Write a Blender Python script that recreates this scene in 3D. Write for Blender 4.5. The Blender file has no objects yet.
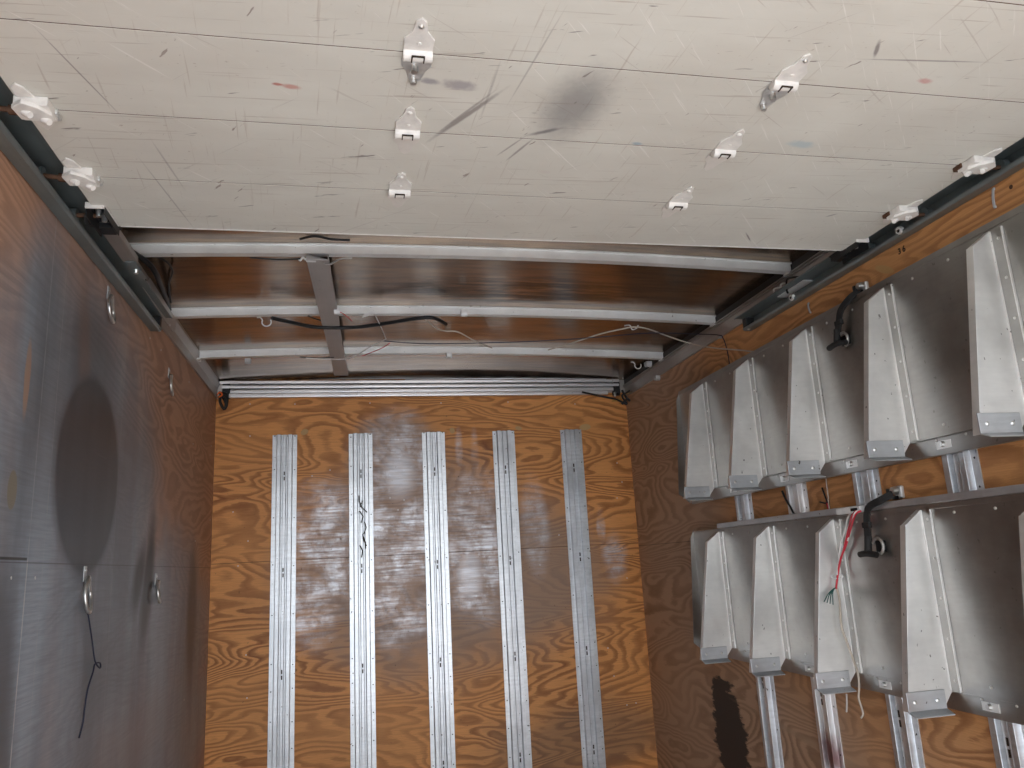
import bpy, bmesh, math, random
from mathutils import Vector, Matrix
random.seed(7)
S = bpy.context.scene
COL = S.collection
# ------------------------------------------------------------------ camera
F_PX, YAW, PITCH, ROLL = 776.5, .2132, .2260, -.0541
CAM = Vector((.7043, 0, 1.5))
cy, sy, cp, sp = math.cos(YAW), math.sin(YAW), math.cos(PITCH), math.sin(PITCH)
fw = Vector((sy*cp, cy*cp, sp)); r0 = Vector((cy, -sy, 0)); u0 = r0.cross(fw)
cr, sr = math.cos(ROLL), math.sin(ROLL)
rt = r0*cr + u0*sr; up = u0*cr - r0*sr
cd = bpy.data.cameras.new('camera'); cam = bpy.data.objects.new('camera', cd); COL.objects.link(cam)
cd.sensor_width = 36; cd.lens = F_PX/1024*36; cd.clip_start = .02; cd.clip_end = 200
m = Matrix((rt, up, -fw)).transposed().to_4x4(); m.translation = CAM
cam.matrix_world = m
S.camera = cam
# ------------------------------------------------------------------ world, sun, exposure
w = bpy.data.worlds.new('sky'); S.world = w; w.use_nodes = True
nt = w.node_tree; bg = nt.nodes['Background']
tc = nt.nodes.new('ShaderNodeTexCoord'); sx = nt.nodes.new('ShaderNodeSeparateXYZ'); rp = nt.nodes.new('ShaderNodeValToRGB')
nt.links.new(tc.outputs['Generated'], sx.inputs[0]); nt.links.new(sx.outputs[2], rp.inputs[0]); nt.links.new(rp.outputs[0], bg.inputs[0])
rp.color_ramp.elements[0].position = 0; rp.color_ramp.elements[0].color = (.95, .98, 1, 1)
rp.color_ramp.elements[1].position = .8; rp.color_ramp.elements[1].color = (.62, .76, 1, 1)
bg.inputs[1].default_value = 2.3
sl = bpy.data.lights.new('sun', 'SUN'); sl.energy = 9.0; sl.angle = .01; sl.color = (1, .975, .94)
so = bpy.data.objects.new('sun', sl); COL.objects.link(so)
so.rotation_euler = Vector((.10, .62, -1.0)).to_track_quat('-Z', 'Y').to_euler()   # from behind the open rear, high
vs = S.view_settings; vs.view_transform = 'Standard'; vs.look = 'None'; vs.gamma = 1; vs.use_curve_mapping = False
vs.exposure = .70

W, D = 2.35, 4.368          # inside width, distance of the front bulkhead
def at(u, v, ax, val):      # point of a known plane seen at a pixel
    d = fw + rt*((u-512)/F_PX) + up*((384-v)/F_PX)
    i = 'xyz'.index(ax)
    return CAM + d*((val-CAM[i])/d[i])

# ------------------------------------------------------------------ node helpers
class N:
    def __init__(s, name):
        s.m = bpy.data.materials.new(name); s.m.use_nodes = True
        s.t = s.m.node_tree; s.b = s.t.nodes['Principled BSDF']
        s.pos = s.n('ShaderNodeNewGeometry').outputs['Position']
    def n(s, k): return s.t.nodes.new(k)
    def set(s, sock, v):
        if isinstance(v, bpy.types.NodeSocket): s.t.links.new(v, sock)
        else:
            if isinstance(v, (tuple, list)) and len(v) == 3 and sock.type == 'RGBA': v = (*v, 1)
            sock.default_value = v
    def math(s, op, a, b=None, c=None, clamp=False):
        q = s.n('ShaderNodeMath'); q.operation = op; q.use_clamp = clamp
        s.set(q.inputs[0], a)
        if b is not None: s.set(q.inputs[1], b)
        if c is not None: s.set(q.inputs[2], c)
        return q.outputs[0]
    def vm(s, op, a, b):
        q = s.n('ShaderNodeVectorMath'); q.operation = op; s.set(q.inputs[0], a); s.set(q.inputs[1], b)
        return q.outputs['Value'] if op in ('LENGTH', 'DISTANCE', 'DOT_PRODUCT') else q.outputs[0]
    def mapping(s, v, loc=(0,0,0), rot=(0,0,0), sc=(1,1,1)):
        q = s.n('ShaderNodeMapping'); s.set(q.inputs[0], v)
        q.inputs[1].default_value = loc; q.inputs[2].default_value = rot; q.inputs[3].default_value = sc
        return q.outputs[0]
    def noise(s, v, scale=1, detail=2, rough=.5, dist=0, lac=2):
        q = s.n('ShaderNodeTexNoise'); s.set(q.inputs['Vector'], v)
        for k, x in (('Scale', scale), ('Detail', detail), ('Roughness', rough), ('Distortion', dist), ('Lacunarity', lac)): q.inputs[k].default_value = x
        return q.outputs[0]
    def ramp(s, f, stops, interp='LINEAR'):
        q = s.n('ShaderNodeValToRGB'); q.color_ramp.interpolation = interp; s.set(q.inputs[0], f)
        e = q.color_ramp.elements
        while len(e) < len(stops): e.new(.5)
        for el, (p, c) in zip(e, stops):
            el.position = p; el.color = (c, c, c, 1) if isinstance(c, (int, float)) else (*c, 1)
        return q.outputs[0]
    def mix(s, f, a, b, mode='MIX'):
        q = s.n('ShaderNodeMix'); q.data_type = 'RGBA'; q.blend_type = mode
        s.set(q.inputs[0], f); s.set(q.inputs[6], a); s.set(q.inputs[7], b)
        return q.outputs[2]
    def sep(s, v):
        q = s.n('ShaderNodeSeparateXYZ'); s.set(q.inputs[0], v); return q.outputs
    def comb(s, x, y, z=0.0):
        q = s.n('ShaderNodeCombineXYZ'); s.set(q.inputs[0], x); s.set(q.inputs[1], y); s.set(q.inputs[2], z); return q.outputs[0]
    def smooth(s, v, a, b):          # 1 below a, 0 above b
        q = s.n('ShaderNodeMapRange'); q.interpolation_type = 'SMOOTHSTEP'; s.set(q.inputs[0], v)
        q.inputs[1].default_value = a; q.inputs[2].default_value = b; q.inputs[3].default_value = 1; q.inputs[4].default_value = 0
        return q.outputs[0]
    def blob(s, uv, cx, cyy, rx, ry, soft=.3, ang=0, wob=None, amt=.3):
        # stain with its own outline: 1 inside the ellipse, fading over `soft`
        q = s.mapping(uv, (-cx, -cyy, 0)); q = s.mapping(q, rot=(0, 0, -ang)); q = s.mapping(q, sc=(1/rx, 1/ry, 0))
        d = s.n('ShaderNodeVectorMath'); d.operation = 'LENGTH'; s.set(d.inputs[0], q); L = d.outputs['Value']
        if wob is not None: L = s.math('ADD', L, s.math('MULTIPLY', s.math('SUBTRACT', wob, .5), amt*2))
        return s.smooth(L, 1-soft, 1+soft)
    def streak(s, uv, a, b, wdt, soft=.5, wob=None, amt=.3):
        dx, dy = b[0]-a[0], b[1]-a[1]
        return s.blob(uv, (a[0]+b[0])/2, (a[1]+b[1])/2, math.hypot(dx, dy)/2, wdt, soft, math.atan2(dy, dx), wob, amt)
    def out(s, col=None, rough=None, metal=None, spec=None, bump=None, bs=.2, bd=.01):
        if col is not None: s.set(s.b.inputs['Base Color'], col)
        if rough is not None: s.set(s.b.inputs['Roughness'], rough)
        if metal is not None: s.set(s.b.inputs['Metallic'], metal)
        if spec is not None: s.set(s.b.inputs['Specular IOR Level'], spec)
        if bump is not None:
            q = s.n('ShaderNodeBump'); q.inputs['Strength'].default_value = bs; q.inputs['Distance'].default_value = bd
            s.set(q.inputs['Height'], bump); s.t.links.new(q.outputs[0], s.b.inputs['Normal'])
        return s.m

def plywood(n, uv, light, dark, K=15, sc=(1.1, 4.2), contrast=1.0, seed=0.0):
    # rotary-cut plywood: contour bands of a stretched height field, grain along u
    v = n.mapping(uv, (seed, seed*.7, seed), sc=(sc[0], sc[1], 1))
    h = n.noise(v, .9, 2.6, .42, .5)
    warp = n.noise(n.mapping(uv, sc=(7, 24, 1)), 1, 3)
    h = n.math('ADD', h, n.math('MULTIPLY', warp, .022))
    saw = n.math('FRACT', n.math('MULTIPLY', h, K))
    jag = n.noise(n.mapping(uv, sc=(22, 150, 1)), 1, 3, .7)
    saw = n.math('ADD', saw, n.math('MULTIPLY', n.math('SUBTRACT', jag, .5), .35))
    band = n.ramp(saw, [(.02, .75), (.12, 0.), (.48, .0), (.62, .55), (.90, .95), (1., .75)])
    amp = n.ramp(n.noise(n.mapping(uv, (3, 5, 0), sc=(1.4, 2.2, 1)), 1, 2), [(.3, .35*contrast), (.65, contrast)])
    band = n.math('MULTIPLY', band, amp)
    fib = n.noise(n.mapping(uv, sc=(9, 320, 1)), 1, 3, .6)
    blot = n.noise(n.mapping(uv, sc=(1.5, 2.5, 1)), 1, 3)
    c = n.mix(band, light, dark)
    c = n.mix(n.math('MULTIPLY', n.ramp(fib, [(.35, 1.), (.6, 0.)]), .28), c, dark)
    c = n.mix(n.ramp(blot, [(.35, .35), (.6, 0.)]), c, tuple(x*.62 for x in light))
    return c, band, fib

def line(n, coord, val, hw):
    return n.smooth(n.math('ABSOLUTE', n.math('SUBTRACT', coord, val)), hw*.5, hw)

# ------------------------------------------------------------------ materials
def mat_back():
    n = N('back_plywood'); x, y, z = n.sep(n.pos); uv = n.comb(x, z)
    c, band, fib = plywood(n, uv, (.76, .345, .108), (.22, .066, .015), K=28, sc=(1.0, 3.9), seed=2.3)
    wob = n.noise(n.mapping(uv, sc=(3, 16, 1)), 1, 5, .65)
    wob2 = n.noise(n.mapping(uv, sc=(5, 5, 1)), 1, 3)
    # dull brown grime, then silvery aluminium scuffs between the posts
    g = n.math('MAXIMUM', n.blob(uv, 1.10, 1.52, .68, .58, .3, 0, wob2, .25), n.blob(uv, 1.62, 1.45, .52, .40, .4, 0, wob2, .25))
    g = n.math('MAXIMUM', g, n.blob(uv, .96, 2.1, .26, .25, .3, 0, wob2, .2))
    c = n.mix(n.math('MULTIPLY', g, .70), c, (.27, .215, .18))
    r = None
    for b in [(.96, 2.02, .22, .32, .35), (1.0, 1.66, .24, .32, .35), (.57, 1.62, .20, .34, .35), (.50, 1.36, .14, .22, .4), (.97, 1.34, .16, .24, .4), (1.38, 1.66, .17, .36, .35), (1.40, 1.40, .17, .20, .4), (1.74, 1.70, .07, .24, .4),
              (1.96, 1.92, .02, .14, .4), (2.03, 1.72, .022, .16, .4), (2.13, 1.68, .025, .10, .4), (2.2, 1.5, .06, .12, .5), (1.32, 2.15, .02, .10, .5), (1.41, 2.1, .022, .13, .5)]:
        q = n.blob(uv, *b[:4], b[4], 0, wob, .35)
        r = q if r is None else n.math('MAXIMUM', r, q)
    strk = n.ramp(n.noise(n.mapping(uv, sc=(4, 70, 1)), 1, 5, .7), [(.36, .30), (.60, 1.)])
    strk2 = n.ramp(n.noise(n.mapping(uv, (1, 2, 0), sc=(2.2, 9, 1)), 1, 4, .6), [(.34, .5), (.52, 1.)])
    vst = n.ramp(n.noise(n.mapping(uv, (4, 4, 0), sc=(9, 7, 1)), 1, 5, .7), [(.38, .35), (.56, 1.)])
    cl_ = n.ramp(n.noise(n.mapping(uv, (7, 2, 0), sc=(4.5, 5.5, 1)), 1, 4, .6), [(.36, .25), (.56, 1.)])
    rub_glare = n.math('MULTIPLY', n.math('MULTIPLY', n.math('MULTIPLY', r, strk), n.math('MULTIPLY', strk2, cl_)), vst)
    painted_glare = n.math('MAXIMUM', n.blob(uv, 1.355, 1.44, .075, .13, .7, 0, wob, .4), n.blob(uv, .98, 2.02, .09, .13, .7, 0, wob, .4))  # painted highlights: bright glare spots put into the scuff colour
    rub_glare = n.math('MAXIMUM', rub_glare, n.math('MULTIPLY', painted_glare, n.math('ADD', .35, n.math('MULTIPLY', strk, .5))))
    c = n.mix(n.math('MULTIPLY', rub_glare, .95), c, (.66, .70, .76))
    # worn tape scraps at the post tops
    for a, b, rx, ry, an in [(.466, 2.262, .022, .016, .5), (1.285, 2.256, .014, .016, .3), (1.675, 2.262, .02, .012, -.2), (2.08, 2.262, .035, .018, .1)]:
        c = n.mix(n.blob(uv, a, b, rx, ry, .12, an, wob2, .3), c, (.50, .32, .14))
    # dark grime towards the lower right and bottom
    c = n.mix(n.math('MULTIPLY', n.blob(uv, 1.9, .55, .5, .18, .5, .1, wob2, .5), .5), c, (.10, .085, .07))
    spk = n.ramp(n.noise(n.mapping(uv, sc=(60, 60, 1)), 1, 2), [(.70, 0.), (.75, 1.)])
    c = n.mix(n.math('MULTIPLY', spk, .5), c, (.08, .05, .03))
    c = n.mix(n.math('MULTIPLY', line(n, z, 1.575, .0022), .75), c, (.05, .025, .01))
    rg = n.math('SUBTRACT', .50, n.math('MULTIPLY', rub_glare, .18))
    return n.out(c, rg, n.math('MULTIPLY', rub_glare, .45), .35, fib, .1, .002)

def mat_left():
    n = N('left_plywood'); x, y, z = n.sep(n.pos); uv = n.comb(y, z)
    c, band, fib = plywood(n, uv, (.50, .285, .18), (.29, .15, .088), K=36, sc=(.8, 2.6), seed=6.1)
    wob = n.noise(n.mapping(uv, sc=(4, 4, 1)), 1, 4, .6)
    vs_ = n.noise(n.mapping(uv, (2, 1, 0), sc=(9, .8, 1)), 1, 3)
    # soot film; its blue tint paints in the sky's sheen
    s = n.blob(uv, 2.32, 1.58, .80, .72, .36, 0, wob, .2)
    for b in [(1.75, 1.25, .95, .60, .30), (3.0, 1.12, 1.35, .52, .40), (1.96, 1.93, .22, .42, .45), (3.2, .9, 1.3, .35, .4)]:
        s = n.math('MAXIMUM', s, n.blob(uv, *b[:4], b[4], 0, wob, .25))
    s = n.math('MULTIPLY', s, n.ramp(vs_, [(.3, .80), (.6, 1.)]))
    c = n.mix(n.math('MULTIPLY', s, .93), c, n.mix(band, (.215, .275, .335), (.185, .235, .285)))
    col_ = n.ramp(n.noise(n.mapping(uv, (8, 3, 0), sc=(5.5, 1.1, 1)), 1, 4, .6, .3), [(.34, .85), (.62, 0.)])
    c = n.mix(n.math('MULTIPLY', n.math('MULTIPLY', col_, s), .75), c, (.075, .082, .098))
    for a_ in [(1.80, 1.15, .17, .42, .25, .75), (2.32, 2.12, .20, .16, .55, .70), (2.72, 1.75, .12, .40, .55, .45), (2.0, 1.9, .10, .30, .6, .45), (2.6, 1.25, .22, .10, .6, .35)]:
        c = n.mix(n.math('MULTIPLY', n.blob(uv, *a_[:5], 0, wob, .3), a_[5]), c, (.050, .053, .062))
    painted_sheen = n.math('MAXIMUM', n.blob(uv, 2.02, 1.42, .07, .45, .7, 0, wob, .3), n.blob(uv, 3.3, 1.15, .12, .45, .7, 0, wob, .3))  # paler bluish columns: sky sheen painted into the wall colour
    c = n.mix(n.math('MULTIPLY', painted_sheen, .45), c, (.33, .40, .47))
    fl = n.ramp(n.noise(n.mapping(uv, sc=(5, 130, 1)), 1, 4, .7), [(.35, 1.), (.6, 0.)])
    c = n.mix(n.math('MULTIPLY', n.math('MULTIPLY', fl, s), .35), c, (.08, .085, .095))
    pk = n.blob(uv, 2.95, .98, .35, .14, .6, 0, wob, .5)
    c = n.mix(n.math('MULTIPLY', pk, .35), c, (.25, .17, .14))
    c = n.mix(n.math('MULTIPLY', n.blob(uv, 2.24, 2.10, .045, .2, .6, .2, wob, .3), .5), c, (.16, .08, .05))
    # round tyre-black mark
    rim = n.blob(uv, 2.345, 1.80, .285, .285, .06)
    disc = n.blob(uv, 2.35, 1.80, .262, .268, .05)
    c = n.mix(n.math('MULTIPLY', rim, .5), c, (.055, .062, .075))
    c = n.mix(n.math('MULTIPLY', disc, .82), c, (.015, .019, .024))
    # black drag marks right of it
    k = n.math('MAXIMUM', n.streak(uv, (3.02, 1.30), (3.10, 1.72), .07, .6, wob, .5), n.streak(uv, (2.88, 1.42), (3.0, 1.64), .07, .6, wob, .5))
    c = n.mix(k, c, (.010, .009, .009))
    c = n.mix(n.math('MULTIPLY', n.blob(uv, 3.9, 1.3, .10, .30, .5, 0, wob, .4), .7), c, (.03, .024, .02))
    # bare patches rubbed back to wood
    c = n.mix(n.math('MULTIPLY', n.blob(uv, 1.872, 1.96, .016, .085, .25, 0, wob, .4), .8), c, (.34, .20, .13))
    c = n.mix(n.blob(uv, 1.846, 1.708, .024, .042, .06), c, (.17, .15, .11))
    # joints: sheet edges filled with pale caulk, and scratches
    lo = n.smooth(z, 1.56, 1.565)
    nz = n.ramp(n.noise(n.mapping(uv, sc=(30, 18, 1)), 1, 3), [(.35, .2), (.55, 1.)])
    c = n.mix(n.math('MULTIPLY', n.math('MULTIPLY', line(n, y, 1.962, .004), nz), n.math('ADD', .3, n.math('MULTIPLY', lo, .5))), c, (.42, .42, .41))
    c = n.mix(n.math('MULTIPLY', n.math('MULTIPLY', line(n, y, 2.055, .0018), nz), .45), c, (.35, .34, .32))
    c = n.mix(n.math('MULTIPLY', n.math('MULTIPLY', line(n, y, 2.62, .002), nz), .35), c, (.35, .36, .38))
    hz = n.math('MULTIPLY', line(n, z, 1.565, .004), n.smooth(y, 1.955, 1.96))
    hz2 = n.math('MULTIPLY', line(n, z, 1.557, .0018), .6)
    c = n.mix(n.math('MAXIMUM', hz, hz2), c, (.008, .007, .007))
    sc_ = n.ramp(n.noise(n.mapping(uv, rot=(0, 0, .9), sc=(2, 90, 1)), 1, 4, .7), [(.66, 0.), (.70, 1.)])
    c = n.mix(n.math('MULTIPLY', sc_, .15), c, (.35, .35, .36))
    return n.out(c, n.math('SUBTRACT', .55, n.math('MULTIPLY', s, .20)), 0., .5, fib, .15, .002)

def mat_right():
    n = N('right_plywood'); x, y, z = n.sep(n.pos); uv = n.comb(y, z)
    c, band, fib = plywood(n, uv, (.64, .32, .125), (.28, .11, .038), K=28, sc=(1.0, 3.2), seed=9.7)
    wob = n.noise(n.mapping(uv, sc=(5, 16, 1)), 1, 5, .7)
    w2 = n.noise(n.mapping(uv, sc=(3, 3, 1)), 1, 4)
    g = n.math('MAXIMUM', n.blob(uv, 4.0, 1.7, .75, 1.1, .4, 0, w2, .3), n.blob(uv, 3.6, .6, 1.6, .5, .5, 0, w2, .3))
    c = n.mix(n.math('MULTIPLY', g, .75), c, n.mix(band, (.44, .32, .235), (.25, .165, .11)))
    c = n.mix(n.blob(uv, 3.445, .70, .145, .25, .08, -.12, wob, .75), c, (.032, .022, .018))
    c = n.mix(n.math('MULTIPLY', n.blob(uv, 2.75, .80, .5, .012, .4, .10, w2, .3), .6), c, (.38, .26, .17))
    c = n.mix(n.blob(uv, 2.0, 2.332, .045, .012, .15, .5, w2, .5), c, (.50, .30, .12))
    c = n.mix(n.math('MULTIPLY', n.blob(uv, 3.3, 2.15, .3, .2, .5, 0, w2, .4), .35), c, (.10, .05, .03))
    c = n.mix(n.math('MULTIPLY', line(n, z, 1.557, .002), .7), c, (.04, .02, .01))
    c = n.mix(n.math('MULTIPLY', line(n, y, 3.05, .0016), .5), c, (.04, .02, .01))
    return n.out(c, .5, 0., .35, fib, .12, .002)

def mat_door():
    n = N('painted_door_board'); x, y, z = n.sep(n.pos); uv = n.comb(x, y)
    base = n.mix(n.noise(n.mapping(uv, sc=(3, 9, 1)), 1, 5, .6), (.59, .57, .505), (.735, .718, .648))
    c = base
    # fine scratches in several directions
    for i, (rot, sc, a, b, amt, col) in enumerate([(.05, (3, 120, 1), .62, .69, .5, (.32, .25, .20)), (1.5, (4, 110, 1), .64, .71, .45, (.40, .33, .27)), (.75, (3, 90, 1), .68, .73, .35, (.34, .29, .26)), (-.6, (3, 90, 1), .68, .73, .35, (.34, .28, .24)),
                                                   (2.3, (5, 140, 1), .66, .71, .4, (.95, .92, .88)), (.25, (9, 60, 1), .695, .735, .8, (.12, .10, .09)), (1.0, (14, 60, 1), .71, .745, .75, (.16, .11, .09))]):
        q = n.noise(n.mapping(n.mapping(uv, (i*1.7, i*2.3, i*.9), (0, 0, rot)), sc=sc), 1, 3, .6, .15)
        c = n.mix(n.math('MULTIPLY', n.ramp(q, [(a, 0.), (b, 1.)]), amt), c, col)
    wob = n.noise(n.mapping(uv, sc=(20, 20, 1)), 1, 3)
    wr = n.noise(n.mapping(uv, sc=(60, 60, 1)), 1, 3)
    c = n.mix(n.math('MULTIPLY', n.ramp(n.noise(n.mapping(uv, (5, 1, 2), sc=(2.2, 2.2, 1)), 1, 4), [(.40, .30), (.62, 0.)]), .5), c, (.44, .39, .34))
    sp = n.ramp(n.noise(n.mapping(uv, (2, 9, 0), sc=(70, 130, 1)), 1, 3, .6), [(.66, 0.), (.72, 1.)])
    zone = n.ramp(n.noise(n.mapping(uv, (6, 6, 0), sc=(2.5, 4, 1)), 1, 3), [(.42, .15), (.62, 1.)])
    c = n.mix(n.math('MULTIPLY', n.math('MULTIPLY', sp, zone), .6), c, (.28, .21, .16))
    c = n.mix(n.math('MULTIPLY', zone, .14), c, (.42, .36, .30))
    # the smudge and the scrape left of it
    c = n.mix(n.math('MULTIPLY', n.blob(uv, 1.165, 1.375, .055, .105, .75, .1, wr, .25), .62), c, (.16, .155, .16))
    c = n.mix(n.math('MULTIPLY', n.streak(uv, (1.10, 1.49), (1.155, 1.46), .006, .7, wr, .2), .7), c, (.12, .11, .12))
    for a, b, wd, k in [((.892, 1.522), (.998, 1.352), .006, .65), ((.905, 1.49), (.985, 1.352), .003, .5), ((1.070, 1.60), (1.105, 1.515), .003, .6), ((1.045, 1.58), (1.085, 1.505), .0025, .5),
                        ((1.065, 1.12), (1.03, 1.36), .0018, .35), ((.985, 1.26), (.98, 1.42), .0025, .3), ((.20, 1.28), (.255, 1.49), .0016, .6), ((1.92, 1.13), (1.70, 1.15), .0022, .6), ((1.68, 1.10), (1.70, 1.14), .004, .7),
                        ((.30, 1.62), (.32, 1.80), .0022, .35), ((.26, 1.72), (.30, 2.02), .0018, .4), ((1.86, 1.95), (1.90, 2.00), .0025, .8), ((2.06, 1.80), (2.04, 1.82), .004, .6)]:
        c = n.mix(n.math('MULTIPLY', n.streak(uv, a, b, wd, .5, wr, .25), k), c, (.14, .11, .11))
    for cx, cyy, r_, col in [(.42, 1.125, .007, (.10, .22, .30)), (.575, 1.37, .006, (.42, .08, .05)), (.60, 1.375, .010, (.50, .22, .18)), (.86, 1.325, .012, (.28, .26, .28)), (.92, 1.33, .02, (.30, .27, .28)),
                             (1.35, 1.50, .008, (.25, .35, .42)), (1.74, 1.46, .02, (.42, .50, .52)), (.12, 1.16, .006, (.35, .08, .07)), (1.86, 1.20, .01, (.55, .28, .26)), (1.17, 1.65, .01, (.6, .55, .5))]:
        c = n.mix(n.math('MULTIPLY', n.blob(uv, cx, cyy, r_*1.5, r_*.7, .5, .1, wr, .5), .75), c, col)
    return n.out(c, .55, 0., .3, n.noise(n.mapping(uv, sc=(30, 30, 1)), 1, 4), .08, .003)

def metal(name, col=(.74, .73, .71), rough=.38, met=.9, dirt=.35, spots=.5, axis='z', brush=.25):
    n = N(name)
    sc = {'z': (14, 14, 90), 'y': (60, 1.2, 60), 'x': (1.2, 60, 60), 'n': (8, 8, 8)}[axis]
    st = n.noise(n.mapping(n.pos, sc=sc), 1, 3, .6)
    bl = n.noise(n.mapping(n.pos, sc=(5, 5, 5)), 1, 4, .6)
    c = n.mix(n.math('MULTIPLY', n.ramp(bl, [(.35, 1.), (.6, 0.)]), dirt), col, tuple(q*.55 for q in col))
    c = n.mix(n.math('MULTIPLY', n.ramp(st, [(.3, 1.), (.6, 0.)]), brush), c, tuple(q*.7 for q in col))
    sp_ = n.ramp(n.noise(n.mapping(n.pos, sc=(70, 70, 55)), 1, 2), [(.715, 0.), (.745, 1.)])
    c = n.mix(n.math('MULTIPLY', sp_, spots), c, (.09, .075, .065))
    r = n.math('ADD', rough-.08, n.math('MULTIPLY', bl, .2))
    return n.out(c, r, met, .5, st, .06, .002)

def mat_roof():
    n = N('roof_sheet')
    bl = n.noise(n.mapping(n.pos, sc=(1.2, 3, 3)), 1, 4, .6)
    st = n.noise(n.mapping(n.pos, sc=(3.5, 30, 3)), 1, 4, .7)
    x, y, z = n.sep(n.pos); uv = n.comb(x, y)
    c = n.mix(n.ramp(bl, [(.35, 0.), (.65, 1.)]), (.42, .30, .20), (.28, .19, .125))  # brown of the reflected plywood put into the sheet's base colour
    c = n.mix(n.math('MULTIPLY', n.ramp(st, [(.42, 1.), (.58, 0.)]), .6), c, (.15, .125, .11))
    c = n.mix(n.math('MULTIPLY', n.math('MULTIPLY', n.blob(uv, 1.35, 2.93, .45, .14, .5), n.ramp(st, [(.45, 1.), (.6, 0.)])), .8), c, (.05, .045, .04))
    return n.out(c, n.math('ADD', .13, n.math('MULTIPLY', bl, .16)), .92, .5, bl, .2, .02)

def flat(name, col, rough=.5, met=0., spec=.4, vary=.25, sc=30):
    n = N(name); q = n.noise(n.mapping(n.pos, sc=(sc, sc, sc)), 1, 3)
    c = n.mix(n.math('MULTIPLY', n.ramp(q, [(.35, 1.), (.62, 0.)]), vary), col, tuple(x*.5 for x in col))
    return n.out(c, rough, met, spec)

def mat_redpost():
    n = N('post_with_red_smear')
    x, y, z = n.sep(n.pos); uv = n.comb(y, z)
    bl = n.noise(n.mapping(n.pos, sc=(6, 6, 4)), 1, 4)
    c = n.mix(n.ramp(bl, [(.35, .4), (.6, 0.)]), (.78, .78, .78), (.45, .45, .45))
    c = n.mix(n.math('MULTIPLY', n.blob(uv, 2.640, .80, .038, .07, .4, 0, n.noise(n.mapping(n.pos, sc=(30, 30, 12)), 1, 3), .5), .85), c, (.13, .012, .014))
    return n.out(c, .38, .8)

M_BACK, M_LEFT, M_RIGHT, M_DOOR, M_ROOF = mat_back(), mat_left(), mat_right(), mat_door(), mat_roof()
M_SHELF = metal('shaded_aluminium_sheet', (.385, .375, .355), .33, .95, .55, .35, 'z', .2)  # shelf aluminium painted darker, for panels turned away from the light
M_GUS = metal('lit_aluminium_gusset', (.88, .875, .85), .40, .82, .4, .75, 'z', .15)  # same aluminium painted lighter, for faces lit from the opening
M_POST = metal('aluminium_post', (.68, .705, .73), .34, .85, .6, .9, 'z', .5)
M_REDPOST = mat_redpost()
M_GALV = metal('galvanised_bow', (.86, .87, .86), .45, .5, .3, .5, 'n', .3)
M_TRACK = metal('greenish_galvanised_track', (.26, .30, .30), .42, .75, .4, .3, 'y', .3)
M_COVE = metal('brownish_aluminium_cove', (.50, .47, .44), .40, .85, .4, .2, 'y', .3)
M_BEAM = metal('grey_painted_strip', (.44, .42, .405), .5, .4, .3, .3, 'y', .2)
M_HEAD = metal('polished_header_tube', (.84, .84, .85), .32, .7, .15, .1, 'x', .15)
M_PAINT = flat('cream_painted_steel', (.78, .75, .70), .4, 0., .5, .3, 40)
M_PAINTF = flat('cream_painted_leaf', (.70, .655, .60), .5, 0., .4, .15, 40)
M_ZINC = flat('zinc_bolt', (.72, .72, .70), .3, .9, .5, .3, 60)
M_LEAFZ = flat('bare_zinc_leaf', (.72, .72, .70), .38, .6, .5, .3, 60)
M_BLACK = flat('black_steel', (.022, .022, .023), .5, .3)
M_RUBBER = flat('black_rubber', (.018, .018, .018), .65)
M_RUST = flat('rusty_steel', (.12, .06, .035), .7, .4)
M_WHITE = flat('white_plastic', (.75, .75, .74), .4)
M_CLEAR = flat('grey_plastic_clip', (.45, .46, .46), .35)
M_CORD = flat('pale_cord', (.55, .48, .40), .8)
M_REDW = flat('red_wire', (.55, .03, .05), .4, vary=.1)
M_WHW = flat('white_wire', (.72, .70, .68), .5, vary=.1)
M_GREENW = flat('dark_green_wire', (.02, .09, .08), .5, vary=.1)
M_BLUEW = flat('dark_blue_string', (.02, .025, .05), .7, vary=.1)
M_ORANGE = flat('orange_wire', (.75, .14, .02), .5, vary=.1)
M_YEL = flat('yellow_wire', (.45, .27, .05), .5, vary=.1)
M_DIRTY = flat('ink_mark', (.03, .02, .012), .8)
M_FLOOR = flat('worn_grey_floor', (.40, .39, .37), .6, sc=4)
M_GROUND = flat('pale_concrete', (.46, .47, .48), .85, sc=2)
M_SKIN = flat('white_outer_skin', (.70, .70, .70), .5, sc=2)

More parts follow.
